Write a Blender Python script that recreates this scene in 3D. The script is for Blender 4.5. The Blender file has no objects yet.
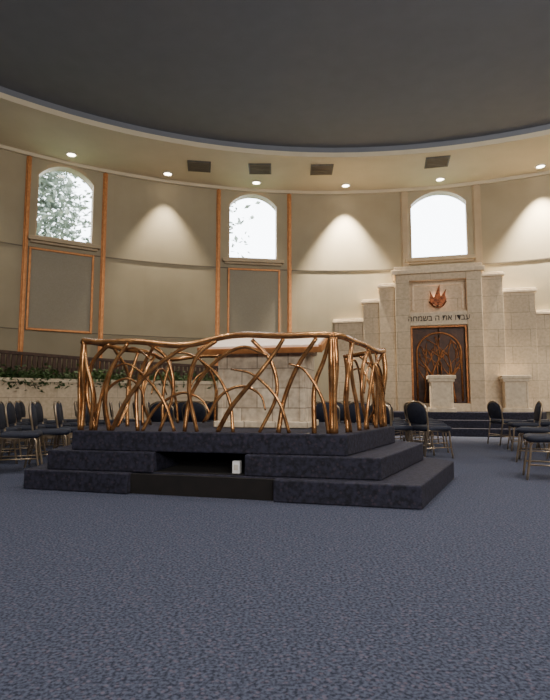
import bpy, math, random
from mathutils import Vector, Matrix
random.seed(7)
scene = bpy.context.scene
COL = scene.collection

# ------------------------------------------------------------------ materials
def lin(c):
    return tuple(((v/255)/12.92 if v/255 <= 0.04045 else ((v/255+0.055)/1.055)**2.4) for v in c)

def mat(name, rgb, rough=0.7, metal=0.0, rgb2=None, nscale=5.0, bump=0.0, detail=6, spec=0.5, contrast=(0.3, 0.7), emit=0.0):
    m = bpy.data.materials.new(name); m.use_nodes = True
    nt = m.node_tree; b = nt.nodes['Principled BSDF']
    b.inputs['Roughness'].default_value = rough
    b.inputs['Metallic'].default_value = metal
    b.inputs['Specular IOR Level'].default_value = spec
    b.inputs['Base Color'].default_value = (*lin(rgb), 1)
    if rgb2 or bump:
        tc = nt.nodes.new('ShaderNodeTexCoord')
        nz = nt.nodes.new('ShaderNodeTexNoise')
        nz.inputs['Scale'].default_value = nscale
        nz.inputs['Detail'].default_value = detail
        nt.links.new(tc.outputs['Object'], nz.inputs['Vector'])
        if rgb2:
            r = nt.nodes.new('ShaderNodeValToRGB')
            r.color_ramp.elements[0].position = contrast[0]
            r.color_ramp.elements[1].position = contrast[1]
            r.color_ramp.elements[0].color = (*lin(rgb), 1)
            r.color_ramp.elements[1].color = (*lin(rgb2), 1)
            nt.links.new(nz.outputs['Fac'], r.inputs['Fac'])
            nt.links.new(r.outputs['Color'], b.inputs['Base Color'])
        if bump:
            bp = nt.nodes.new('ShaderNodeBump'); bp.inputs['Strength'].default_value = bump
            bp.inputs['Distance'].default_value = 0.02
            nt.links.new(nz.outputs['Fac'], bp.inputs['Height'])
            nt.links.new(bp.outputs['Normal'], b.inputs['Normal'])
    if emit:
        b.inputs['Emission Color'].default_value = (*lin(rgb), 1)
        b.inputs['Emission Strength'].default_value = emit
    return m

def carpet(name, base, dots, s1=55, s2=32, dotamt=0.4, rough=0.95, spec=0.15):
    m = bpy.data.materials.new(name); m.use_nodes = True
    nt = m.node_tree; b = nt.nodes['Principled BSDF']
    b.inputs['Roughness'].default_value = rough
    b.inputs['Specular IOR Level'].default_value = spec
    tc = nt.nodes.new('ShaderNodeTexCoord')
    n1 = nt.nodes.new('ShaderNodeTexNoise'); n1.inputs['Scale'].default_value = s1; n1.inputs['Detail'].default_value = 3
    r1 = nt.nodes.new('ShaderNodeValToRGB')
    cr_ = r1.color_ramp
    cr_.elements[0].position = 0.36; cr_.elements[0].color = (*lin(base[0]), 1)
    cr_.elements[1].position = 0.62; cr_.elements[1].color = (*lin(base[1]), 1)
    v = nt.nodes.new('ShaderNodeTexVoronoi'); v.inputs['Scale'].default_value = s2
    r2 = nt.nodes.new('ShaderNodeValToRGB')
    r2.color_ramp.elements[0].position = 0.20; r2.color_ramp.elements[0].color = (1, 1, 1, 1)
    r2.color_ramp.elements[1].position = 0.34; r2.color_ramp.elements[1].color = (0, 0, 0, 1)
    mx = nt.nodes.new('ShaderNodeMixRGB'); mx.inputs['Color2'].default_value = (*lin(dots), 1)
    mul = nt.nodes.new('ShaderNodeMath'); mul.operation = 'MULTIPLY'; mul.inputs[1].default_value = dotamt
    L = nt.links.new
    L(tc.outputs['Object'], n1.inputs['Vector']); L(tc.outputs['Object'], v.inputs['Vector'])
    L(n1.outputs['Fac'], r1.inputs['Fac']); L(v.outputs['Distance'], r2.inputs['Fac'])
    L(r2.outputs['Color'], mul.inputs[0]); L(mul.outputs[0], mx.inputs['Fac'])
    L(r1.outputs['Color'], mx.inputs['Color1']); L(mx.outputs['Color'], b.inputs['Base Color'])
    bp = nt.nodes.new('ShaderNodeBump'); bp.inputs['Strength'].default_value = 0.25; bp.inputs['Distance'].default_value = 0.01
    n3 = nt.nodes.new('ShaderNodeTexNoise'); n3.inputs['Scale'].default_value = 160
    L(tc.outputs['Object'], n3.inputs['Vector']); L(n3.outputs['Fac'], bp.inputs['Height']); L(bp.outputs['Normal'], b.inputs['Normal'])
    return m

def stone_blocks(name, c1, c2, mortar, bw=0.9, bh=0.45, lo=(0.8, 0.78, 0.76)):
    m = bpy.data.materials.new(name); m.use_nodes = True
    nt = m.node_tree; b = nt.nodes['Principled BSDF']; L = nt.links.new
    b.inputs['Roughness'].default_value = 0.8
    tc = nt.nodes.new('ShaderNodeTexCoord'); sp = nt.nodes.new('ShaderNodeSeparateXYZ'); cb = nt.nodes.new('ShaderNodeCombineXYZ')
    ad = nt.nodes.new('ShaderNodeMath'); ad.operation = 'ADD'
    L(tc.outputs['Object'], sp.inputs[0]); L(sp.outputs['X'], ad.inputs[0]); L(sp.outputs['Y'], ad.inputs[1])
    L(ad.outputs[0], cb.inputs['X']); L(sp.outputs['Z'], cb.inputs['Y'])
    br = nt.nodes.new('ShaderNodeTexBrick'); br.inputs['Scale'].default_value = 1
    br.inputs['Brick Width'].default_value = bw; br.inputs['Row Height'].default_value = bh
    br.inputs['Mortar Size'].default_value = 0.006
    br.inputs['Color1'].default_value = (*lin(c1), 1); br.inputs['Color2'].default_value = (*lin(c2), 1)
    br.inputs['Mortar'].default_value = (*lin(mortar), 1)
    L(cb.outputs[0], br.inputs['Vector'])
    nz = nt.nodes.new('ShaderNodeTexNoise'); nz.inputs['Scale'].default_value = 16; nz.inputs['Detail'].default_value = 8
    L(tc.outputs['Object'], nz.inputs['Vector'])
    r = nt.nodes.new('ShaderNodeValToRGB')
    r.color_ramp.elements[0].position = 0.3; r.color_ramp.elements[0].color = (*lo, 1)
    r.color_ramp.elements[1].position = 0.65; r.color_ramp.elements[1].color = (1, 1, 1, 1)
    L(nz.outputs['Fac'], r.inputs['Fac'])
    mx = nt.nodes.new('ShaderNodeMixRGB'); mx.blend_type = 'MULTIPLY'; mx.inputs['Fac'].default_value = 1
    L(br.outputs['Color'], mx.inputs['Color1']); L(r.outputs['Color'], mx.inputs['Color2'])
    L(mx.outputs['Color'], b.inputs['Base Color'])
    bp = nt.nodes.new('ShaderNodeBump'); bp.inputs['Strength'].default_value = 0.2; bp.inputs['Distance'].default_value = 0.01
    L(nz.outputs['Fac'], bp.inputs['Height']); L(bp.outputs['Normal'], b.inputs['Normal'])
    return m

M_wall = mat('plaster_wall', (158, 146, 122), 0.85, rgb2=(168, 156, 132), nscale=1.3)
M_panel = mat('panel_fabric', (150, 142, 126), 0.9, rgb2=(158, 150, 134), nscale=30)
M_ceil = mat('ceiling_plaster', (206, 194, 170), 0.9, rgb2=(212, 200, 176), nscale=2)
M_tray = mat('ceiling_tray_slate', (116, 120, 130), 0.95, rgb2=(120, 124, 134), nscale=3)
M_copper = mat('copper_trim', (200, 138, 84), 0.45, 0.5, rgb2=(168, 108, 64), nscale=12)
M_bronze = mat('bronze_rail', (214, 160, 106), 0.27, 0.8, rgb2=(124, 80, 48), nscale=9, bump=0.25)
M_floor = carpet('carpet_floor', ((40, 44, 58), (78, 83, 101)), (108, 96, 110), 75, 40)
M_step = carpet('carpet_steps', ((26, 26, 36), (44, 44, 60)), (72, 60, 72), 26, 24, 0.35, 0.8, 0.3)
M_dark = mat('recess_shade', (14, 11, 12), 0.9, rgb2=(24, 19, 19), nscale=9)  # near-black, the shade of the recesses put into the colour
M_stone = stone_blocks('limestone', (218, 198, 170), (208, 188, 160), (168, 150, 128))
M_tstone = stone_blocks('table_limestone', (232, 216, 192), (208, 190, 166), (164, 146, 126), 0.34, 0.21, (0.66, 0.62, 0.58))
M_stone_plain = mat('limestone_plain', (206, 186, 158), 0.8, rgb2=(228, 210, 184), nscale=14, bump=0.2)
M_cream = mat('window_frame_cream', (172, 152, 124), 0.6, rgb2=(180, 160, 132), nscale=4)
M_brown = mat('brown_slats', (70, 50, 43), 0.7, rgb2=(96, 71, 60), nscale=14)
M_door = mat('carved_bronze_door', (36, 20, 14), 0.45, 0.4, rgb2=(72, 42, 26), nscale=10, bump=0.5)
M_gold = mat('door_branches', (186, 122, 70), 0.4, 0.55, rgb2=(120, 74, 42), nscale=15)
M_flame = mat('copper_flame', (140, 78, 46), 0.3, 0.8, rgb2=(54, 28, 20), nscale=14)
M_letter = mat('letters_bronze', (46, 32, 24), 0.5, 0.3, rgb2=(58, 40, 30), nscale=10)
M_navy = mat('navy_upholstery', (20, 23, 36), 0.75, rgb2=(32, 36, 53), nscale=40, spec=0.4)
M_brass = mat('chair_frame_metal', (190, 172, 150), 0.3, 0.85, rgb2=(160, 140, 116), nscale=8)
M_leaf = mat('ivy_leaves', (40, 62, 34), 0.6, rgb2=(84, 108, 62), nscale=3)
M_soil = mat('soil', (46, 36, 28), 0.95, rgb2=(60, 48, 38), nscale=20)
M_treeleaf = mat('tree_leaves', (84, 96, 84), 0.7, rgb2=(168, 178, 166), nscale=2)
M_bark = mat('bark', (120, 108, 96), 0.9, rgb2=(90, 80, 70), nscale=8)
M_lamp = mat('downlight_glow', (255, 240, 214), 0.5, rgb2=None, emit=18)
M_trimring = mat('downlight_ring', (220, 212, 198), 0.4, rgb2=(226, 218, 204), nscale=5)
M_vent = mat('vent_metal', (90, 86, 80), 0.6, rgb2=(104, 99, 92), nscale=8)
M_seam = mat('wall_seam', (112, 103, 90), 0.9, rgb2=(120, 110, 96), nscale=6)
M_white = mat('gap_light_white', (245, 245, 245), 0.5, rgb2=(250, 250, 250), nscale=5)  # white of the block that stands in for a bright gap
M_parch = mat('lectern_cloth', (240, 216, 198), 0.7, rgb2=(250, 232, 216), nscale=8)
M_glass = bpy.data.materials.new('window_glass'); M_glass.use_nodes = True
nt = M_glass.node_tree; nt.nodes.clear()
o = nt.nodes.new('ShaderNodeOutputMaterial'); t = nt.nodes.new('ShaderNodeBsdfTransparent'); g = nt.nodes.new('ShaderNodeBsdfGlossy')
g.inputs['Roughness'].default_value = 0.05; mxs = nt.nodes.new('ShaderNodeMixShader'); mxs.inputs[0].default_value = 0.06
nt.links.new(t.outputs[0], mxs.inputs[1]); nt.links.new(g.outputs[0], mxs.inputs[2]); nt.links.new(mxs.outputs[0], o.inputs[0])

# ------------------------------------------------------------------ mesh builder
class MB:
    def __init__(s): s.v = []; s.f = []; s.mi = []; s.mats = []; s.sm = []
    def m(s, mt):
        if mt not in s.mats: s.mats.append(mt)
        return s.mats.index(mt)
    def add(s, vs, fs, mt, smooth=False, M=None):
        k = len(s.v); i = s.m(mt)
        s.v += [tuple(M @ Vector(p)) if M else tuple(p) for p in vs]
        for f in fs:
            s.f.append([a+k for a in f]); s.mi.append(i); s.sm.append(smooth)
    def box(s, a, b, mt, M=None):
        x0, y0, z0 = a; x1, y1, z1 = b
        vs = [(x0,y0,z0),(x1,y0,z0),(x1,y1,z0),(x0,y1,z0),(x0,y0,z1),(x1,y0,z1),(x1,y1,z1),(x0,y1,z1)]
        s.add(vs, [(0,3,2,1),(4,5,6,7),(0,1,5,4),(1,2,6,5),(2,3,7,6),(3,0,4,7)], mt, M=M)
    def prism(s, poly, z0, z1, mt, M=None):
        n = len(poly)
        vs = [(p[0], p[1], z0) for p in poly] + [(p[0], p[1], z1) for p in poly]
        fs = [tuple(range(n-1, -1, -1)), tuple(range(n, 2*n))] + [(i, (i+1) % n, n+(i+1) % n, n+i) for i in range(n)]
        s.add(vs, fs, mt, M=M)
    def plate(s, prof, y0, y1, mt, M=None):
        """profile in x-z, extruded along y"""
        n = len(prof)
        vs = [(p[0], y0, p[1]) for p in prof] + [(p[0], y1, p[1]) for p in prof]
        fs = [tuple(range(n)), tuple(range(2*n-1, n-1, -1))] + [((i+1) % n, i, n+i, n+(i+1) % n) for i in range(n)]
        s.add(vs, fs, mt, M=M)
    def tube(s, pts, rad, mt, seg=8, M=None):
        pts = [Vector(p) for p in pts]; n = len(pts)
        if not hasattr(rad, '__len__'): rad = [rad]*n
        vs = []; fs = []; up = None
        for i, p in enumerate(pts):
            d = (pts[min(i+1, n-1)] - pts[max(i-1, 0)]).normalized()
            if up is None:
                up = d.orthogonal().normalized()
            up = (up - d*up.dot(d)).normalized(); w = d.cross(up)
            for j in range(seg):
                a = 2*math.pi*j/seg
                vs.append(p + (up*math.cos(a)+w*math.sin(a))*rad[i])
        for i in range(n-1):
            for j in range(seg):
                j2 = (j+1) % seg
                fs.append((i*seg+j, i*seg+j2, (i+1)*seg+j2, (i+1)*seg+j))
        fs.append(tuple(range(seg-1, -1, -1))); fs.append(tuple((n-1)*seg+j for j in range(seg)))
        s.add(vs, fs, mt, True, M)
    def obj(s, name, parent=None, matrix=None, bevel=0):
        me = bpy.data.meshes.new(name); me.from_pydata(s.v, [], s.f)
        for m_ in s.mats: me.materials.append(m_)
        me.polygons.foreach_set('material_index', s.mi); me.polygons.foreach_set('use_smooth', s.sm)
        me.update()
        ob = bpy.data.objects.new(name, me); COL.objects.link(ob)
        if matrix: ob.matrix_world = matrix
        if parent: ob.parent = parent
        if bevel:
            b = ob.modifiers.new('bevel', 'BEVEL'); b.width = bevel; b.segments = 2; b.limit_method = 'ANGLE'
        return ob

def empty(name, matrix=None):
    e = bpy.data.objects.new(name, None); COL.objects.link(e)
    if matrix: e.matrix_world = matrix
    return e

def cr(pts, n=8):
    pts = [Vector(p) for p in pts]
    P = [pts[0]*2-pts[1]] + pts + [pts[-1]*2-pts[-2]]
    out = []
    for i in range(1, len(P)-2):
        for k in range(n):
            t = k/n
            out.append(0.5*((2*P[i]) + (P[i+1]-P[i-1])*t + (2*P[i-1]-5*P[i]+4*P[i+1]-P[i+2])*t*t + (3*P[i]-P[i-1]-3*P[i+1]+P[i+2])*t**3))
    out.append(P[-2]); return out

# ------------------------------------------------------------------ room shell (round hall)
CX, CY, R, H = 1.5, 1.7, 13.2, 7.0
def wp(deg, r=R, z=0):
    a = math.radians(deg); return Vector((CX + r*math.sin(a), CY + r*math.cos(a), z))
def wall_frame(deg, r=R, z=0):
    """local frame on the wall: x = to the right along wall, y = outward through the wall, z up"""
    a = math.radians(deg)
    X = Vector((math.cos(a), -math.sin(a), 0)); Y = Vector((math.sin(a), math.cos(a), 0))
    M = Matrix(((X.x, Y.x, 0, 0), (X.y, Y.y, 0, 0), (0, 0, 1, 0), (0, 0, 0, 1)))
    return Matrix.Translation(wp(deg, r, z)) @ M
def arc(mb, d0, d1, r0, r1, z0, z1, mt, n=24):
    vs = []; fs = []
    for i in range(n+1):
        d = d0+(d1-d0)*i/n
        vs += [wp(d, r0, z0), wp(d, r1, z0), wp(d, r1, z1), wp(d, r0, z1)]
    for i in range(n):
        a = 4*i; b = a+4
        fs += [(a, a+1, b+1, b), (a+1, a+2, b+2, b+1), (a+2, a+3, b+3, b+2), (a+3, a, b, b+3)]
    fs += [(3, 2, 1, 0), (4*n, 4*n+1, 4*n+2, 4*n+3)]
    mb.add(vs, fs, mt)

def arch_profile(hw, z0, spring, apex, n=16):
    p = [(-hw, z0), (hw, z0), (hw, spring)]
    rise = apex-spring; Rr = (hw*hw+rise*rise)/(2*rise); zc = apex-Rr
    a0 = math.asin(min(1, hw/Rr))
    for i in range(1, n):
        a = a0 - 2*a0*i/n; p.append((Rr*math.sin(a), zc+Rr*math.cos(a)))
    p.append((-hw, spring)); return p

WINS = [(-31.4, 0.70), (-9.3, 0.72), (14.0, 0.79)]
Z0W, ZSP, ZAP = 4.9, 6.5, 6.88
mb = MB(); arc(mb, -90, 90, R, R+0.4, -0.1, H+0.6, M_wall, 96); wn = mb.obj('wall_north')
mb = MB(); arc(mb, 90, 270, R, R+0.4, -0.1, H+0.6, M_wall, 96); mb.obj('wall_south')
cuts = []
for d, hw in WINS:
    mb = MB(); mb.plate(arch_profile(hw, Z0W, ZSP, ZAP), -1, 1.2, M_wall)
    c = mb.obj('cut', matrix=wall_frame(d)); cuts.append(c)
    md = wn.modifiers.new('b', 'BOOLEAN'); md.operation = 'DIFFERENCE'; md.object = c; md.solver = 'EXACT'
dg = bpy.context.evaluated_depsgraph_get()
newme = bpy.data.meshes.new_from_object(wn.evaluated_get(dg)); wn.modifiers.clear(); wn.data = newme
for c in cuts: bpy.data.objects.remove(c)

mb = MB(); mb.prism([tuple(wp(i*3.75, R+0.4)[:2]) for i in range(95, -1, -1)], -0.12, 0.0, M_floor); mb.obj('floor')
# ceiling: plaster ring with a shallow slate tray in the middle
mb = MB(); arc(mb, 0, 360, 11.0, R+0.1, H, H+0.12, M_ceil, 120)
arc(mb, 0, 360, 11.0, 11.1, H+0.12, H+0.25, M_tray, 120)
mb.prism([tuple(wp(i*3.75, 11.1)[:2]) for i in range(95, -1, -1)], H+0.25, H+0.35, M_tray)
mb.obj('ceiling')
mb = MB(); arc(mb, -60, 60, R-0.02, R+0.02, 4.60, 4.625, M_seam, 60); arc(mb, -60, 60, R-0.02, R+0.02, 2.55, 2.57, M_seam, 60); mb.obj('trim_1')
mb = MB(); arc(mb, -90, 90, R-0.06, R+0.02, H-0.09, H+0.01, M_ceil, 90); mb.obj('trim_2')

# windows
for k, (d, hw) in enumerate(WINS):
    e = empty('window_%d' % (k+1), wall_frame(d))
    mb = MB()
    out = arch_profile(hw+0.09, Z0W-0.02, ZSP, ZAP+0.05); inn = arch_profile(hw-0.035, Z0W+0.04, ZSP, ZAP-0.035)
    n = len(out)
    vs = [(p[0], -0.06, p[1]) for p in out]+[(p[0], -0.06, p[1]) for p in inn]+[(p[0], 0.16, p[1]) for p in out]+[(p[0], 0.16, p[1]) for p in inn]
    vs = [(x, y+0.05, z) for x, y, z in vs]
    fs = []
    for i in range(n):
        j = (i+1) % n
        fs += [(i, j, n+j, n+i), (n+i, n+j, 3*n+j, 3*n+i), (j, i, 2*n+i, 2*n+j)]
    mb.add(vs, fs, M_cream); fr = mb.obj('arched_frame'); fr.parent = e
    mb = MB(); mb.plate(arch_profile(hw-0.01, Z0W, ZSP, ZAP-0.01), 0.24, 0.25, M_glass); o_ = mb.obj('glass'); o_.parent = e
    mb = MB(); mb.box((-hw-0.16, -0.16, Z0W-0.12), (hw+0.16, 0.1, Z0W-0.02), M_cream); mb.box((-hw-0.1, -0.1, Z0W-0.18), (hw+0.1, 0.1, Z0W-0.12), M_cream)
    o_ = mb.obj('sill', bevel=0.01); o_.parent = e

# copper vertical trims and wall panels below the windows
def strip(deg, mt, w=0.06, z0=1.3, z1=H-0.1, name='trim_3'):
    mb = MB()
    mb.box((-w/2, -0.07, z0), (w/2, 0.04, z1), mt); mb.box((-w/2-0.03, -0.03, z0), (w/2+0.03, 0.04, z1), mt)
    return mb.obj(name, matrix=wall_frame(deg), bevel=0.006)
nt_ = 3
for c, hw in ((-31.3, 4.05), (-9.2, 4.5)):
    for sgn in (-1, 1):
        strip(c+sgn*hw, M_copper, name='trim_%d' % nt_); nt_ += 1
for sgn in (-1, 1):
    strip(14.2+sgn*4.3, M_cream, w=0.16, name='trim_%d' % nt_); nt_ += 1
for c, hw in ((-31.6, 0.72), (-9.2, 0.70)):
    e = empty('wall_panel', wall_frame(c, R-0.05)); mb = MB()
    mb.box((-hw, -0.01, 2.6), (hw, 0.07, 4.55), M_panel); o_ = mb.obj('fabric_field'); o_.parent = e
    mb = MB(); w = 0.055
    mb.box((-hw-w, -0.04, 2.6-w), (-hw, 0.06, 4.55+w), M_copper); mb.box((hw, -0.04, 2.6-w), (hw+w, 0.06, 4.55+w), M_copper)
    mb.box((-hw, -0.04, 2.6-w), (hw, 0.06, 2.6), M_copper); mb.box((-hw, -0.04, 4.55), (hw, 0.06, 4.55+w), M_copper)
    o_ = mb.obj('copper_frame', bevel=0.008); o_.parent = e

# ------------------------------------------------------------------ ceiling fixtures
def disc(n, r): return [(r*math.cos(2*math.pi*i/n), r*math.sin(2*math.pi*i/n)) for i in range(n)]
def downlight(x, y, z, power, ang, blend=0.5, tilt=None, col=(1, 0.86, 0.68)):
    e = empty('ceiling_downlight', Matrix.Translation((x, y, z)))
    mb = MB(); mb.prism(disc(20, 0.10), -0.012, -0.004, M_lamp); o_ = mb.obj('bulb'); o_.parent = e
    mb = MB(); pts = [(0.12*math.cos(a), 0.12*math.sin(a), -0.01) for a in [2*math.pi*i/24 for i in range(25)]]
    mb.tube(pts, 0.022, M_trimring, 6); o_ = mb.obj('ring'); o_.parent = e
    l = bpy.data.lights.new('spot', 'SPOT'); l.energy = power; l.spot_size = math.radians(ang); l.spot_blend = blend
    l.shadow_soft_size = 0.04; l.color = col
    lo = bpy.data.objects.new('spot', l); COL.objects.link(lo); lo.parent = e; lo.location = (0, 0, -0.06)
    if tilt: lo.rotation_euler = tilt
for d, pw, rr_ in ((-31.4, 60, .5), (-20.3, 900, .45), (-9.2, 60, .5), (2.4, 4200, .45), (14.2, 120, .5), (25.6, 4800, .45), (-42, 200, .5), (36.5, 1500, .5)):
    p = wp(d, R-rr_); downlight(p.x, p.y, H, pw, 70, 0.75, col=(1, 0.88, 0.68))
for x, y in ((-3, 6.2), (4.6, 6.2), (0.8, 6.0), (-0.5, 3.4), (3.2, 3.4), (-4.5, 2), (1, -3), (5, -1)):  # extra downlights out of view, added to fill the middle of the hall
    downlight(x, y, H+0.25, 430, 110, 0.8, col=(1, 0.94, 0.86))
for x, y, r in ((-2.0, 13.2, 8), (-0.4, 13.35, 0), (1.25, 13.4, -2), (4.2, 12.95, -12)):
    mb = MB(); mb.box((-0.3, -0.3, -0.03), (0.3, 0.3, 0.0), M_vent)
    for i in range(6): mb.box((-0.27, -0.26+i*0.095, -0.045), (0.27, -0.22+i*0.095, -0.03), M_seam)
    mb.obj('ceiling_vent', matrix=Matrix.Translation((x, y, H)) @ Matrix.Rotation(math.radians(r), 4, 'Z'))

# ------------------------------------------------------------------ ark wall and stage
AF = wall_frame(14.2) @ Matrix.Translation((-0.17, 0, 0))      # x right, y outward (negative = into the room)
ark = empty('torah_ark', AF)
def part(mb, name, bevel=0.0, parent=ark):
    o_ = mb.obj(name, bevel=bevel); o_.parent = parent; return o_
SZ = 0.55
mb = MB()
secs = [(-2.85, -2.02, 3.16, 0.42), (-2.02, -1.56, 3.68, 0.5), (-1.56, -1.12, 4.08, 0.6), (1.12, 1.66, 4.25, 0.6), (1.66, 2.45, 3.8, 0.5), (2.45, 3.1, 3.2, 0.42)]
for a, b, zt, dp in secs:
    mb.box((a, -dp, SZ), (b, 0.0, zt-0.12), M_stone)
    mb.box((a-0.05, -dp-0.06, zt-0.12), (b+0.05, 0.0, zt-0.05), M_stone_plain)
    mb.box((a-0.02, -dp-0.03, zt-0.05), (b+0.02, 0.0, zt), M_stone_plain)
part(mb, 'stepped_pylons', 0.01)
mb = MB()
mb.box((-1.12, -0.72, SZ), (-0.74, 0.0, 4.28), M_stone); mb.box((0.74, -0.72, SZ), (1.12, 0.0, 4.28), M_stone)
mb.box((-0.74, -0.72, 4.1), (0.74, 0.0, 4.28), M_stone)
mb.box((-0.74, -0.70, 2.86), (0.74, 0.0, 3.22), M_stone_plain)
mb.box((-0.74, -0.52, 3.22), (0.74, 0.0, 4.1), M_stone)
mb.box((-1.2, -0.80, 4.28), (1.2, 0.0, 4.40), M_stone_plain); mb.box((-1.14, -0.75, 4.40), (1.14, 0.0, 4.50), M_stone_plain)
mb.box((-0.74, -0.7, SZ), (0.74, 0.0, 0.76), M_stone_plain)
part(mb, 'portal', 0.012)
mb = MB()  # niche moulding
for a, b in (((-0.68, -0.56, 3.3), (-0.62, -0.5, 4.04)), ((0.62, -0.56, 3.3), (0.68, -0.5, 4.04)), ((-0.68, -0.56, 3.98), (0.68, -0.5, 4.04))):
    mb.box(a, b, M_stone_plain)
part(mb, 'niche_moulding', 0.01)
mb = MB()
mb.box((-0.735, -0.56, 0.76), (-0.68, -0.3, 2.86), M_gold); mb.box((0.68, -0.56, 0.76), (0.735, -0.3, 2.86), M_gold); mb.box((-0.68, -0.56, 2.81), (0.68, -0.3, 2.86), M_gold)
mb.box((-0.68, -0.44, 0.76), (-0.012, -0.3, 2.81), M_door); mb.box((0.012, -0.44, 0.76), (0.68, -0.3, 2.81), M_door)
part(mb, 'door_leaves', 0.008)
mb = MB()  # tree-branch relief spreading over both doors inside an arch
ap = [(0.58*math.cos(a), -0.46, 2.12+0.56*math.sin(a)) for a in [math.pi*i/20 for i in range(21)]]
mb.tube([(0.58, -0.46, 0.82)]+ap+[(-0.58, -0.46, 0.82)], 0.028, M_gold, 6)
rr = random.Random(3)
def inside(x, z): return abs(x) < 0.55 and (z < 2.1 or (x/0.54)**2+((z-2.1)/0.5)**2 < 1)
def branch(x, z, ang, l, r, depth):
    pts = [(x, -0.46, z)]; a = ang
    for k in range(5):
        a += rr.uniform(-0.14, 0.14); x2 = x+math.sin(a)*l/5; z2 = z+math.cos(a)*l/5
        if not inside(x2, z2): break
        x, z = x2, z2; pts.append((x, -0.465, z))
    if len(pts) > 1: mb.tube(pts, [max(0.012, r*(1-0.1*k)) for k in range(len(pts))], M_gold, 5)
    if depth and len(pts) > 3:
        for s2 in (-1, 1): branch(x, z, a+s2*rr.uniform(0.3, 0.55), l*0.74, r*0.68, depth-1)
for sx in (-1, 1):
    branch(sx*0.06, 0.8, sx*0.12, 0.75, 0.042, 4)
    branch(sx*0.14, 0.8, sx*0.42, 0.55, 0.032, 3)
    branch(sx*0.40, 0.8, -sx*0.1, 0.6, 0.028, 3)
    mb.tube([(sx*0.05, -0.48, 1.55), (sx*0.05, -0.5, 1.85)], 0.018, M_gold, 6)
part(mb, 'door_relief')
mb = MB()
def fl(cx, base, h, w, lean):
    left = cr([(cx, base, 0), (cx-w, base+h*0.3, 0), (cx-w*0.5+lean*0.3, base+h*0.62, 0), (cx+lean, base+h, 0)], 6)
    right = cr([(cx+lean, base+h, 0), (cx+w*0.35+lean*0.4, base+h*0.6, 0), (cx+w, base+h*0.28, 0), (cx, base, 0)], 6)[1:-1]
    return [(p.x, p.y) for p in left+right][::-1]
mb.plate(fl(0, 3.4, 0.60, 0.10, 0.06), -0.62, -0.58, M_flame)
mb.plate(fl(-0.13, 3.42, 0.42, 0.08, -0.08), -0.66, -0.62, M_flame)
mb.plate(fl(0.13, 3.42, 0.44, 0.09, 0.1), -0.65, -0.61, M_flame)
mb.plate(fl(-0.04, 3.38, 0.3, 0.09, -0.03), -0.70, -0.66, M_flame)
mb.plate(fl(0.07, 3.38, 0.26, 0.07, 0.05), -0.70, -0.66, M_flame)
mb.tube(cr([(-0.22, -0.62, 3.52), (-0.12, -0.68, 3.38), (0, -0.7, 3.34), (0.12, -0.68, 3.38), (0.22, -0.62, 3.52)]), 0.022, M_flame, 6)
mb.tube([(0, -0.5, 3.42), (0, -0.66, 3.42)], 0.03, M_flame, 8)
part(mb, 'eternal_flame_lamp', 0.006)
tx = bpy.data.curves.new('hebrew_inscription', 'FONT'); tx.body = 'החמשב ה תא ודבע'; tx.size = 0.22; tx.extrude = 0.012; tx.align_x = 'CENTER'
tx.materials.append(M_letter)
to = bpy.data.objects.new('hebrew_inscription', tx); COL.objects.link(to); to.parent = ark
to.location = (0, -0.715, 2.98); to.rotation_euler = (math.radians(90), 0, 0); to.scale = (0.93, 1, 1)
l = bpy.data.lights.new('niche_spot', 'POINT'); l.energy = 6; l.shadow_soft_size = 0.03; l.color = (1, 0.62, 0.4)
lo = bpy.data.objects.new('niche_spot', l); COL.objects.link(lo); lo.parent = ark; lo.location = (0, -0.555, 3.62)
# stage
mb = MB()
for i in range(3):
    zt = SZ*(i+1)/3; off = 0.3*(2-i)
    mb.prism([(-2.95-off*0.3, -0.35), (-2.95-off*0.3, -1.3-off), (-1.6, -1.62-off), (1.6, -1.62-off), (2.3+off, -1.35-off), (2.6+off, -0.45)], SZ*i/3, zt, M_step)
mb.prism([(-2.9, -0.36), (-1.5, -0.36), (1.5, -0.36), (2.6, -0.45), (2.3, -0.1), (1.5, 0), (-1.5, 0), (-2.4, -0.1)], 0, SZ-0.002, M_step)
mb.obj('stage', matrix=AF, bevel=0.012)
def podium(x, y, rot):
    mb = MB()
    mb.box((-0.33, -0.24, 0), (0.33, 0.24, 0.1), M_stone_plain); mb.box((-0.26, -0.18, 0.1), (0.26, 0.18, 0.76), M_stone_plain)
    mb.box((-0.31, -0.22, 0.76), (0.31, 0.22, 0.83), M_stone_plain)
    mb.plate([(-0.34, 0.83), (0.34, 0.83), (0.34, 0.92), (-0.34, 0.92)], -0.25, 0.25, M_stone_plain)
    for sx in (-0.27, 0.23): mb.box((sx, -0.2, 0.1), (sx+0.04, 0.2, 0.76), M_stone_plain)
    mb.obj('stone_podium', matrix=AF @ Matrix.Translation((x, y, SZ)) @ Matrix.Rotation(rot, 4, 'Z'), bevel=0.01)
podium(-0.02, -1.25, 0.05); podium(1.80, -0.85, 0.0)

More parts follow.
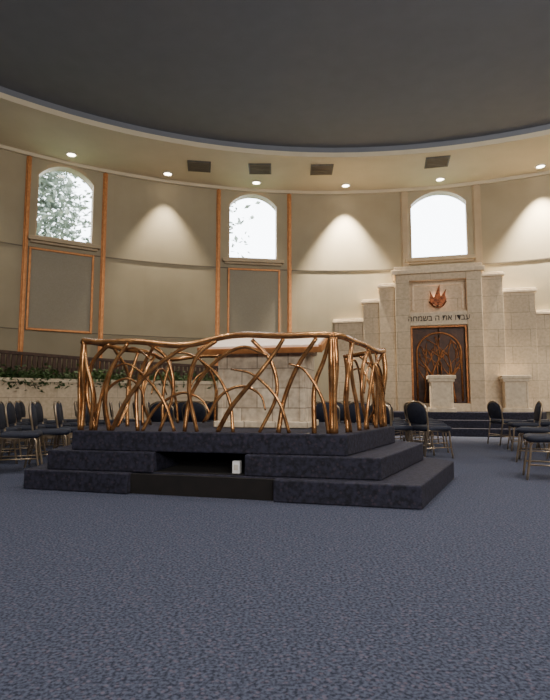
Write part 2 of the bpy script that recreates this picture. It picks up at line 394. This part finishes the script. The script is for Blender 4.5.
# ------------------------------------------------------------------ planter wall on the left
pl = empty('stone_planter')
mb = MB(); arc(mb, -60, -5, 11.75, 12.0, 0, 1.24, M_stone, 40); arc(mb, -60, -5, 11.70, 12.06, 1.24, 1.32, M_stone_plain, 40)
o_ = mb.obj('planter_wall'); o_.parent = pl
mb = MB(); arc(mb, -60, -5, 12.0, 12.6, 0.0, 1.22, M_soil, 40); o_ = mb.obj('planter_soil'); o_.parent = pl
e = empty('slatted_screen')
mb = MB()
for i in range(110):
    d = -60+i*0.5; zt = 2.12-0.5*(i/110)
    arc(mb, d, d+0.34, 12.62, 12.68, 1.2, zt, M_brown, 1)
vs = []
for i in range(41):
    d = -60+55*i/40; zt = 2.12-0.5*(i/40); vs += [(wp(d, 12.58, zt-0.01)), (wp(d, 12.74, zt-0.01)), (wp(d, 12.74, zt+0.06)), (wp(d, 12.58, zt+0.06))]
fs = [(3, 2, 1, 0), (160, 161, 162, 163)]
for i in range(40):
    a = 4*i; b = a+4; fs += [(a, a+1, b+1, b), (a+1, a+2, b+2, b+1), (a+2, a+3, b+3, b+2), (a+3, a, b, b+3)]
mb.add(vs, fs, M_brown); arc(mb, -60, -5, 12.7, 12.74, 1.2, 1.62, M_brown, 40)
o_ = mb.obj('slats'); o_.parent = e

def leaves(mb, gen, n, size, mt, rr):
    for _ in range(n):
        p = Vector(gen()); s = size*rr.uniform(0.6, 1.3)
        Mx = Matrix.Translation(p) @ Matrix.Rotation(rr.uniform(0, 6.28), 4, 'Z') @ Matrix.Rotation(rr.uniform(-1.3, 1.3), 4, 'X') @ Matrix.Rotation(rr.uniform(0, 6.28), 4, 'Z')
        mb.add([(0, -s, 0), (s*0.55, -s*0.1, s*0.12), (0, s, 0), (-s*0.55, -s*0.1, s*0.12)], [(0, 1, 2), (0, 2, 3)], mt, M=Mx)
rr = random.Random(11)
mb = MB()
clumps = [rr.uniform(-58, -12) for _ in range(46)]
def ivy():
    d = rr.choice(clumps)+rr.gauss(0, 0.7); r = rr.uniform(11.66, 12.35)
    z = 1.32+abs(rr.gauss(0, 0.10)) if r > 11.74 else 1.32-abs(rr.gauss(0, 0.12))
    return wp(d, r, z)
leaves(mb, ivy, 3600, 0.06, M_leaf, rr)
for d in clumps: mb.tube([wp(d, 12.1, 1.2), wp(d+0.3, 12.0, 1.36), wp(d+0.6, 11.8, 1.38), wp(d+0.7, 11.68, 1.2)], 0.008, M_leaf, 5)
mb.obj('ivy_plant')

# ------------------------------------------------------------------ bimah (stepped platform)
bim = empty('bimah_platform')
S = 0.185
def bpart(mb, name, bevel=0.012): o_ = mb.obj(name, bevel=bevel); o_.parent = bim; return o_
low = [(-2.42, 5.10), (-1.34, 4.80), (-1.31, 4.92), (0.01, 4.55), (-0.017, 4.443), (1.14, 4.13), (1.95, 5.76), (1.15, 7.7), (-2.5, 7.7)]
midp = [(-2.20, 5.10), (-1.12, 4.848), (-0.98, 5.5), (-0.12, 5.3), (-0.27, 4.648), (0.88, 4.38), (1.66, 5.90), (0.9, 7.4), (-2.25, 7.4)]
top = [(-1.97, 5.10), (0.62, 4.51), (1.36, 5.95), (0.62, 7.1), (-1.98, 7.1)]
mb = MB(); mb.prism(low, 0, S, M_step); bpart(mb, 'lower_step')
mb = MB(); mb.prism(midp, S, 2*S, M_step); bpart(mb, 'middle_step')
mb = MB(); mb.prism(top, 2*S, 3*S, M_step); bpart(mb, 'upper_deck')
mb = MB(); mb.prism([(-1.33, 4.86), (-0.0, 4.50), (0.0, 4.56), (-1.32, 4.93)], 0, S-0.01, M_dark)  # dark panels lining the step recesses, painted in place of shade
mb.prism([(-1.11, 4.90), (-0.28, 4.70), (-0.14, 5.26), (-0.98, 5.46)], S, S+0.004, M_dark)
mb.prism([(-1.0, 5.46), (-0.14, 5.26), (-0.12, 5.31), (-0.98, 5.51)], S, 2*S, M_dark); bpart(mb, 'recess_shade_panels', 0)
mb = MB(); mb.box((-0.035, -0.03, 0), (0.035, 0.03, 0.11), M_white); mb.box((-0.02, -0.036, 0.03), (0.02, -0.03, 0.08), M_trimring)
mb.obj('gap_light_block', matrix=Matrix.Translation((-0.345, 4.80, S+0.005)) @ Matrix.Rotation(-0.23, 4, 'Z'), bevel=0.006)  # added white block in place of light showing through the step gap

# reading table
TB = Matrix.Translation((-0.08, 5.85, 3*S+0.001)) @ Matrix.Rotation(math.radians(-14), 4, 'Z')
tb = empty('reading_table', TB)
mb = MB()
mb.box((-0.48, -0.30, 0), (0.48, 0.30, 0.84), M_tstone); mb.box((-0.52, -0.34, 0), (0.52, 0.34, 0.07), M_tstone)
mb.box((-0.51, -0.33, 0.80), (0.51, 0.33, 0.86), M_tstone)
for x in (-0.48, 0.42): mb.box((x, -0.32, 0.07), (x+0.06, -0.29, 0.80), M_tstone)
part(mb, 'stone_base', 0.012, tb)
mb = MB()
MT = Matrix.Translation((0, 0, 0.94)) @ Matrix.Rotation(math.radians(15), 4, 'X')
mb.box((-0.66, -0.42, -0.03), (0.66, 0.42, 0.0), M_copper, MT); mb.box((-0.63, -0.39, 0.0), (0.63, 0.39, 0.03), M_parch, MT)
mb.box((-0.66, -0.44, -0.05), (0.66, -0.41, 0.01), M_copper, MT); mb.box((-0.66, 0.41, -0.05), (0.66, 0.44, 0.035), M_copper, MT)
mb.box((-0.68, -0.44, -0.05), (-0.65, 0.44, 0.03), M_copper, MT); mb.box((0.65, -0.44, -0.05), (0.68, 0.44, 0.03), M_copper, MT)
mb.add([(-0.42, -0.26, 0.85), (0.42, -0.26, 0.85), (0.42, 0.26, 0.85), (-0.42, 0.26, 0.85), (-0.42, -0.26, 0.86), (0.42, -0.26, 0.86), (0.42, 0.26, 0.98), (-0.42, 0.26, 0.98)],
       [(0, 3, 2, 1), (4, 5, 6, 7), (0, 1, 5, 4), (1, 2, 6, 5), (2, 3, 7, 6), (3, 0, 4, 7)], M_tstone)
part(mb, 'sloped_top', 0.006, tb)

# organic bronze railing
class Path:
    def __init__(s, pts):
        s.p = [Vector(q) for q in cr([(a, b, 0) for a, b in pts], 10)]
        s.c = [0]
        for i in range(1, len(s.p)): s.c.append(s.c[-1]+(s.p[i]-s.p[i-1]).length)
        s.L = s.c[-1]
    def at(s, t, z, off=0):
        t = max(0, min(s.L-1e-4, t))
        for i in range(1, len(s.c)):
            if s.c[i] >= t:
                a, b = s.p[i-1], s.p[i]; k = (t-s.c[i-1])/(s.c[i]-s.c[i-1]); q = a.lerp(b, k); d = (b-a).normalized()
                return Vector((q.x-d.y*off, q.y+d.x*off, z))
rail = empty('bronze_vine_railing')
Z0 = 3*S+0.001
def build_rail(name, pts, seed, dens, zt=0.86, amp=0.03, design=None):
    P = Path(pts); rr = random.Random(seed); mb = MB()
    N = max(8, int(P.L*10)); tp = []
    ph = rr.uniform(0, 3)
    def topz(s): return Z0+zt+amp*math.sin(s*3.1+ph)+amp*0.5*math.sin(s*6.7+ph*2)
    for i in range(N+1):
        s = P.L*i/N; tp.append(P.at(s, topz(s)))
    mb.tube(cr(tp, 3), 0.029, M_bronze, 8)
    def stem(c, r):
        pts3 = cr([P.at(min(max(a, 0.0), P.L), z, o) for a, z, o in c], 8)
        m_ = len(pts3); mb.tube(pts3, [1.08*(r[0]+(r[1]-r[0])*k/(m_-1)) for k in range(m_)], M_bronze, 8)
    if design:
        for c, r in design: stem([(a*P.L, Z0+z, o) for a, z, o in c], r)
    else:
        n = max(3, int(P.L*dens))
        for i in range(n+1):
            s0 = P.L*i/n; kind = i % 3; o1 = rr.uniform(-0.05, 0.05)
            if kind == 0:
                ds = rr.choice((-1, 1))*rr.uniform(0.1, 0.3)
                stem([(s0, Z0, 0), (s0+ds*0.05, Z0+0.25, o1*0.5), (s0+ds*0.35, Z0+0.52, o1), (s0+ds, topz(s0+ds), 0)], (0.020, 0.016))
            elif kind == 1:
                ds = rr.choice((-1, 1))*rr.uniform(0.4, 0.6)
                stem([(s0, Z0, 0), (s0+ds*0.08, Z0+0.35, o1), (s0+ds*0.4, Z0+0.66, o1), (s0+ds*0.8, Z0+0.62, o1), (s0+ds*1.05, Z0+0.36, o1)], (0.017, 0.008))
            else:
                ds = rr.choice((-1, 1))*rr.uniform(0.25, 0.45)
                stem([(s0, topz(s0), 0), (s0+ds*0.7, Z0+0.62, -o1), (s0+ds*0.85, Z0+0.3, -o1), (s0+ds*0.3, Z0, 0)], (0.018, 0.015))
    for s0 in (0.02, P.L-0.02):
        q = cr([P.at(s0, Z0), P.at(s0, Z0+0.3, 0.02), P.at(s0, Z0+0.6, -0.02), P.at(s0, topz(s0))], 6); mb.tube(q, 0.024, M_bronze, 8)
    o_ = mb.obj(name); o_.parent = rail
A = (0.021, 0.017); B = (0.016, 0.008); C_ = (0.018, 0.015)
T = 0.85
front = [
 ([(0.05, 0, 0), (0.06, 0.35, -.03), (0.03, 0.62, -.03), (0.0, T, 0)], C_),
 ([(0.12, T, 0), (0.04, 0.66, .03), (0.02, 0.36, .03), (0.07, 0.0, 0)], A),
 ([(0.07, 0, 0), (0.09, 0.4, .03), (0.14, 0.68, .03), (0.22, 0.80, 0), (0.30, 0.68, 0)], B),
 ([(0.13, 0, 0), (0.115, 0.3, -.03), (0.14, 0.6, -.03), (0.20, T, 0)], A),
 ([(0.14, 0, 0), (0.21, 0.3, -.03), (0.30, 0.56, -.03), (0.41, 0.76, 0), (0.50, T, 0)], A),
 ([(0.05, 0.15, .02), (0.12, 0.42, .03), (0.2, 0.50, .03), (0.26, 0.38, .02), (0.27, 0.22, .02)], B),
 ([(0.25, 0, 0), (0.235, 0.35, .03), (0.26, 0.62, .03), (0.32, T, 0)], C_),
 ([(0.40, 0, 0), (0.36, 0.28, -.03), (0.28, 0.52, -.03), (0.20, 0.64, 0), (0.13, 0.60, 0)], B),
 ([(0.28, T, 0), (0.36, 0.68, .04), (0.385, 0.36, .04), (0.34, 0.0, 0)], C_),
 ([(0.27, 0, 0), (0.32, 0.22, .03), (0.42, 0.36, .03), (0.50, 0.30, .02), (0.54, 0.16, .02)], B),
 ([(0.44, 0, 0), (0.46, 0.34, .03), (0.54, 0.62, .03), (0.66, 0.78, 0), (0.76, 0.70, 0)], C_),
 ([(0.56, T, 0), (0.49, 0.7, -.03), (0.46, 0.4, -.03), (0.49, 0, 0)], A),
 ([(0.63, 0, 0), (0.61, 0.3, .03), (0.55, 0.56, .03), (0.46, 0.72, 0), (0.38, 0.74, 0)], B),
 ([(0.52, 0.1, 0.02), (0.58, 0.34, .03), (0.66, 0.42, .03), (0.73, 0.34, .02), (0.75, 0.2, .02)], B),
 ([(0.57, 0, 0), (0.63, 0.24, -.03), (0.72, 0.50, -.03), (0.78, 0.70, 0), (0.82, T, 0)], A),
 ([(0.70, T, 0), (0.77, 0.64, .04), (0.79, 0.34, .04), (0.73, 0, 0)], C_),
 ([(0.84, 0, 0), (0.80, 0.3, -.03), (0.71, 0.52, -.03), (0.62, 0.58, 0)], B),
 ([(0.80, 0, 0), (0.82, 0.3, .03), (0.87, 0.6, .03), (0.94, T, 0)], A),
 ([(0.93, 0, 0), (0.93, 0.4, .03), (0.965, 0.65, .03), (0.99, T, 0)], A),
 ([(0.98, 0, 0), (0.96, 0.3, -.02), (0.90, 0.55, -.02), (0.84, 0.62, 0)], B),
]
build_rail('front_section', [(-1.92, 5.16), (-1.2, 4.99), (-0.5, 4.84), (0.1, 4.70), (0.52, 4.62)], 5, 6.5, amp=0.034, design=front)
build_rail('right_section', [(0.52, 4.62), (0.64, 4.72), (0.88, 5.2), (1.24, 5.9)], 9, 5.5, 0.85, 0.02)
build_rail('left_section', [(-1.92, 5.16), (-1.82, 5.5), (-1.5, 6.1), (-1.35, 6.6), (-0.9, 6.85), (-0.3, 6.9)], 14, 4.4, 0.85, 0.03)
build_rail('rear_section', [(1.24, 5.9), (1.15, 6.15), (0.88, 6.55)], 21, 5, 0.84, 0.02)

# ------------------------------------------------------------------ banquet chairs
def chair_mesh():
    mb = MB()
    def cushion(prof, y0, y1, M):
        n = len(prof); cx = sum(p[0] for p in prof)/n; cz = sum(p[1] for p in prof)/n
        rings = [(y0, 0.88), (y0+0.012, 0.97), ((y0+y1)/2, 1.0), (y1-0.012, 0.97), (y1, 0.88)]
        vs = []; fs = []
        for y, k in rings: vs += [(cx+(p[0]-cx)*k, y, cz+(p[1]-cz)*k) for p in prof]
        for a in range(4):
            for i in range(n):
                j = (i+1) % n; fs.append((a*n+i, a*n+j, (a+1)*n+j, (a+1)*n+i))
        fs.append(tuple(range(n-1, -1, -1))); fs.append(tuple(4*n+i for i in range(n)))
        mb.add(vs, fs, M_navy, True, M)
    o = []
    for cx_, cy_, a0 in ((0.16, 0.16, 0), (-0.16, 0.16, 90), (-0.18, -0.17, 180), (0.18, -0.17, 270)):
        for k in range(5):
            a = math.radians(a0+k*22.5); o.append((cx_+0.06*math.cos(a), cy_+0.06*math.sin(a)))
    cushion(o, -0.47, -0.40, Matrix.Rotation(math.radians(-90), 4, 'X'))
    bp_ = [(-0.17, 0.50), (0.17, 0.50), (0.205, 0.56), (0.21, 0.68)]
    for k in range(1, 12):
        a = math.pi*k/12; bp_.append((0.21*math.cos(a), 0.68+0.135*math.sin(a)))
    bp_.append((-0.21, 0.68)); bp_.append((-0.205, 0.56))
    Rb = Matrix.Translation((0, 0.20, 0.45)) @ Matrix.Rotation(math.radians(-9), 4, 'X') @ Matrix.Translation((0, 0, -0.45))
    cushion(bp_, -0.025, 0.025, Rb)
    fr = [(-0.2, 0.10, 0.0), (-0.2, 0.0, 0.45), (-0.215, 0.0, 0.60), (-0.22, 0.0, 0.69)]
    ar = [(0.222*math.cos(math.pi-math.pi*k/10), 0, 0.69+0.14*math.sin(math.pi*k/10)) for k in range(1, 10)]
    full = fr+ar+[(-x, y, z) for x, y, z in fr[::-1]]
    pts = []
    for x, y, z in full: pts.append(Rb @ Vector((x, y, z)) if z >= 0.44 else Vector((x, 0.28, z)))
    mb.tube(pts, 0.013, M_brass, 6)
    for sx in (-1, 1):
        mb.tube(cr([(sx*0.2, -0.24, 0.0), (sx*0.2, -0.20, 0.25), (sx*0.2, -0.17, 0.40), (sx*0.2, 0.0, 0.405), (sx*0.2, 0.20, 0.41)], 4), 0.013, M_brass, 6)
        mb.tube([(sx*0.2, -0.215, 0.16), (sx*0.2, 0.26, 0.16)], 0.008, M_brass, 6)
    mb.tube([(-0.2, -0.18, 0.38), (0.2, -0.18, 0.38)], 0.010, M_brass, 6)
    mb.tube([(-0.2, 0.25, 0.2), (0.2, 0.25, 0.2)], 0.008, M_brass, 6)
    return mb
first = chair_mesh().obj('banquet_chair'); used = [False]
def chair(x, y, face):   # face = compass angle (deg) the sitter looks, 0 = +Y, 90 = +X
    o_ = first if not used[0] else bpy.data.objects.new('banquet_chair', first.data)
    if used[0]: COL.objects.link(o_)
    used[0] = True
    o_.location = (x, y, 0.0); o_.rotation_euler = (0, 0, math.radians(180-face))
rc = random.Random(4)
for row, xr in enumerate((-3.05, -3.9, -4.75, -5.6)):
    for k in range(8):
        y = 6.35+k*0.56+row*0.3
        xx = xr+rc.uniform(-.04, .04)+0.12*k
        if math.hypot(xx-CX, y-CY) < 11.2: chair(xx, y, 76+rc.uniform(-6, 6))
for row in range(4):
    for k in range(7):
        x = -1.7+k*0.52+(row % 2)*0.22; y = 8.6+row*0.82-0.05*abs(k-3.5)
        if x < 1.45: chair(x, y, 20+rc.uniform(-5, 5))
for x, y, f in ((1.78, 7.95, 62), (2.30, 7.8, 66), (1.95, 8.75, 58), (2.5, 8.6, 64), (2.1, 9.6, 55), (2.72, 9.45, 60), (2.25, 10.4, 40), (2.9, 10.3, 45), (1.7, 11.1, 30), (2.4, 11.2, 35), (3.05, 11.1, 40)):
    chair(x, y, f)
for x, y, f in ((2.98, 5.75, -70), (3.62, 7.3, -60), (4.22, 8.9, -75), (4.45, 10.1, 80), (3.62, 6.2, -60), (4.25, 7.7, -60),
                (4.85, 9.2, -60), (5.2, 10.2, -45), (4.9, 8.1, -50), (5.5, 9.6, -45), (4.3, 6.7, -60)):
    chair(x, y, f)

# ------------------------------------------------------------------ trees outside
def tree(deg, seed, n, spread, zc):
    rr = random.Random(seed); mb = MB(); b = wp(deg, 18.5, -0.13)
    mb.tube(cr([b, b+Vector((0.1, 0, 3)), b+Vector((-0.1, 0.1, zc)), b+Vector((0.2, 0, zc+2.5))]), 0.12, M_bark, 8)
    cl = []
    for i in range(22):
        a = rr.uniform(0, 6.28); z = rr.uniform(zc-1.5, zc+2); e_ = b+Vector((math.cos(a)*spread*rr.uniform(.4, 1), math.sin(a)*1.2, z+rr.uniform(0, 1.2)))
        mb.tube(cr([b+Vector((0, 0, z-0.8)), (b+Vector((0, 0, z-0.6))).lerp(e_, 0.5)+Vector((0, 0, .1)), e_], 5), 0.03, M_bark, 5); cl.append(e_)
    def gen():
        c = rr.choice(cl); return c+Vector((rr.gauss(0, .5), rr.gauss(0, .5), rr.gauss(0, .5)))
    leaves(mb, gen, n, 0.13, M_treeleaf, rr); mb.obj('tree')
tree(-33, 2, 6000, 1.6, 7.0); tree(-13, 5, 400, 1.2, 6.6)
mb = MB(); mb.prism([tuple(Vector((CX, CY))+Vector((40*math.cos(i*math.pi/16), 40*math.sin(i*math.pi/16)))) for i in range(32)], -0.3, -0.13, M_leaf); mb.obj('ground_lawn')

# ------------------------------------------------------------------ light
w = bpy.data.worlds.new('sky'); scene.world = w; w.use_nodes = True
bg = w.node_tree.nodes['Background']; bg.inputs[0].default_value = (0.86, 0.93, 1.0, 1); bg.inputs[1].default_value = 12.0
def area(name, loc, target, sx, sy, en, col):
    l = bpy.data.lights.new(name, 'AREA'); l.shape = 'RECTANGLE'; l.size = sx; l.size_y = sy; l.energy = en; l.color = col
    o_ = bpy.data.objects.new(name, l); COL.objects.link(o_); o_.location = loc
    o_.rotation_euler = (Vector(target)-Vector(loc)).to_track_quat('-Z', 'Y').to_euler()
area('south_fill_light', (3.5, -9.5, 4.6), (2.0, 12, 3.2), 7, 2.5, 620, (1.0, 0.97, 0.93))  # added fill from behind the camera, no window modelled there
area('high_fill_light', (6.5, 2.0, 6.6), (6.0, 12, 2.0), 4, 1.5, 400, (1.0, 0.93, 0.82))  # added fill panel high on the right, out of view, no fixture
area('fill_uplight', (1.5, -3.0, 3.4), (1.5, 7, 8.0), 6, 2.0, 300, (1.0, 0.93, 0.82))  # added upward fill to brighten the ceiling, not an actual cove

cam = bpy.data.cameras.new('camera'); co = bpy.data.objects.new('camera', cam); COL.objects.link(co)
cam.sensor_fit = 'HORIZONTAL'; cam.sensor_width = 36; cam.lens = 36*520/550
co.location = (0, 0, 0.85); co.rotation_euler = (math.radians(90+5.49), 0, 0)
scene.camera = co
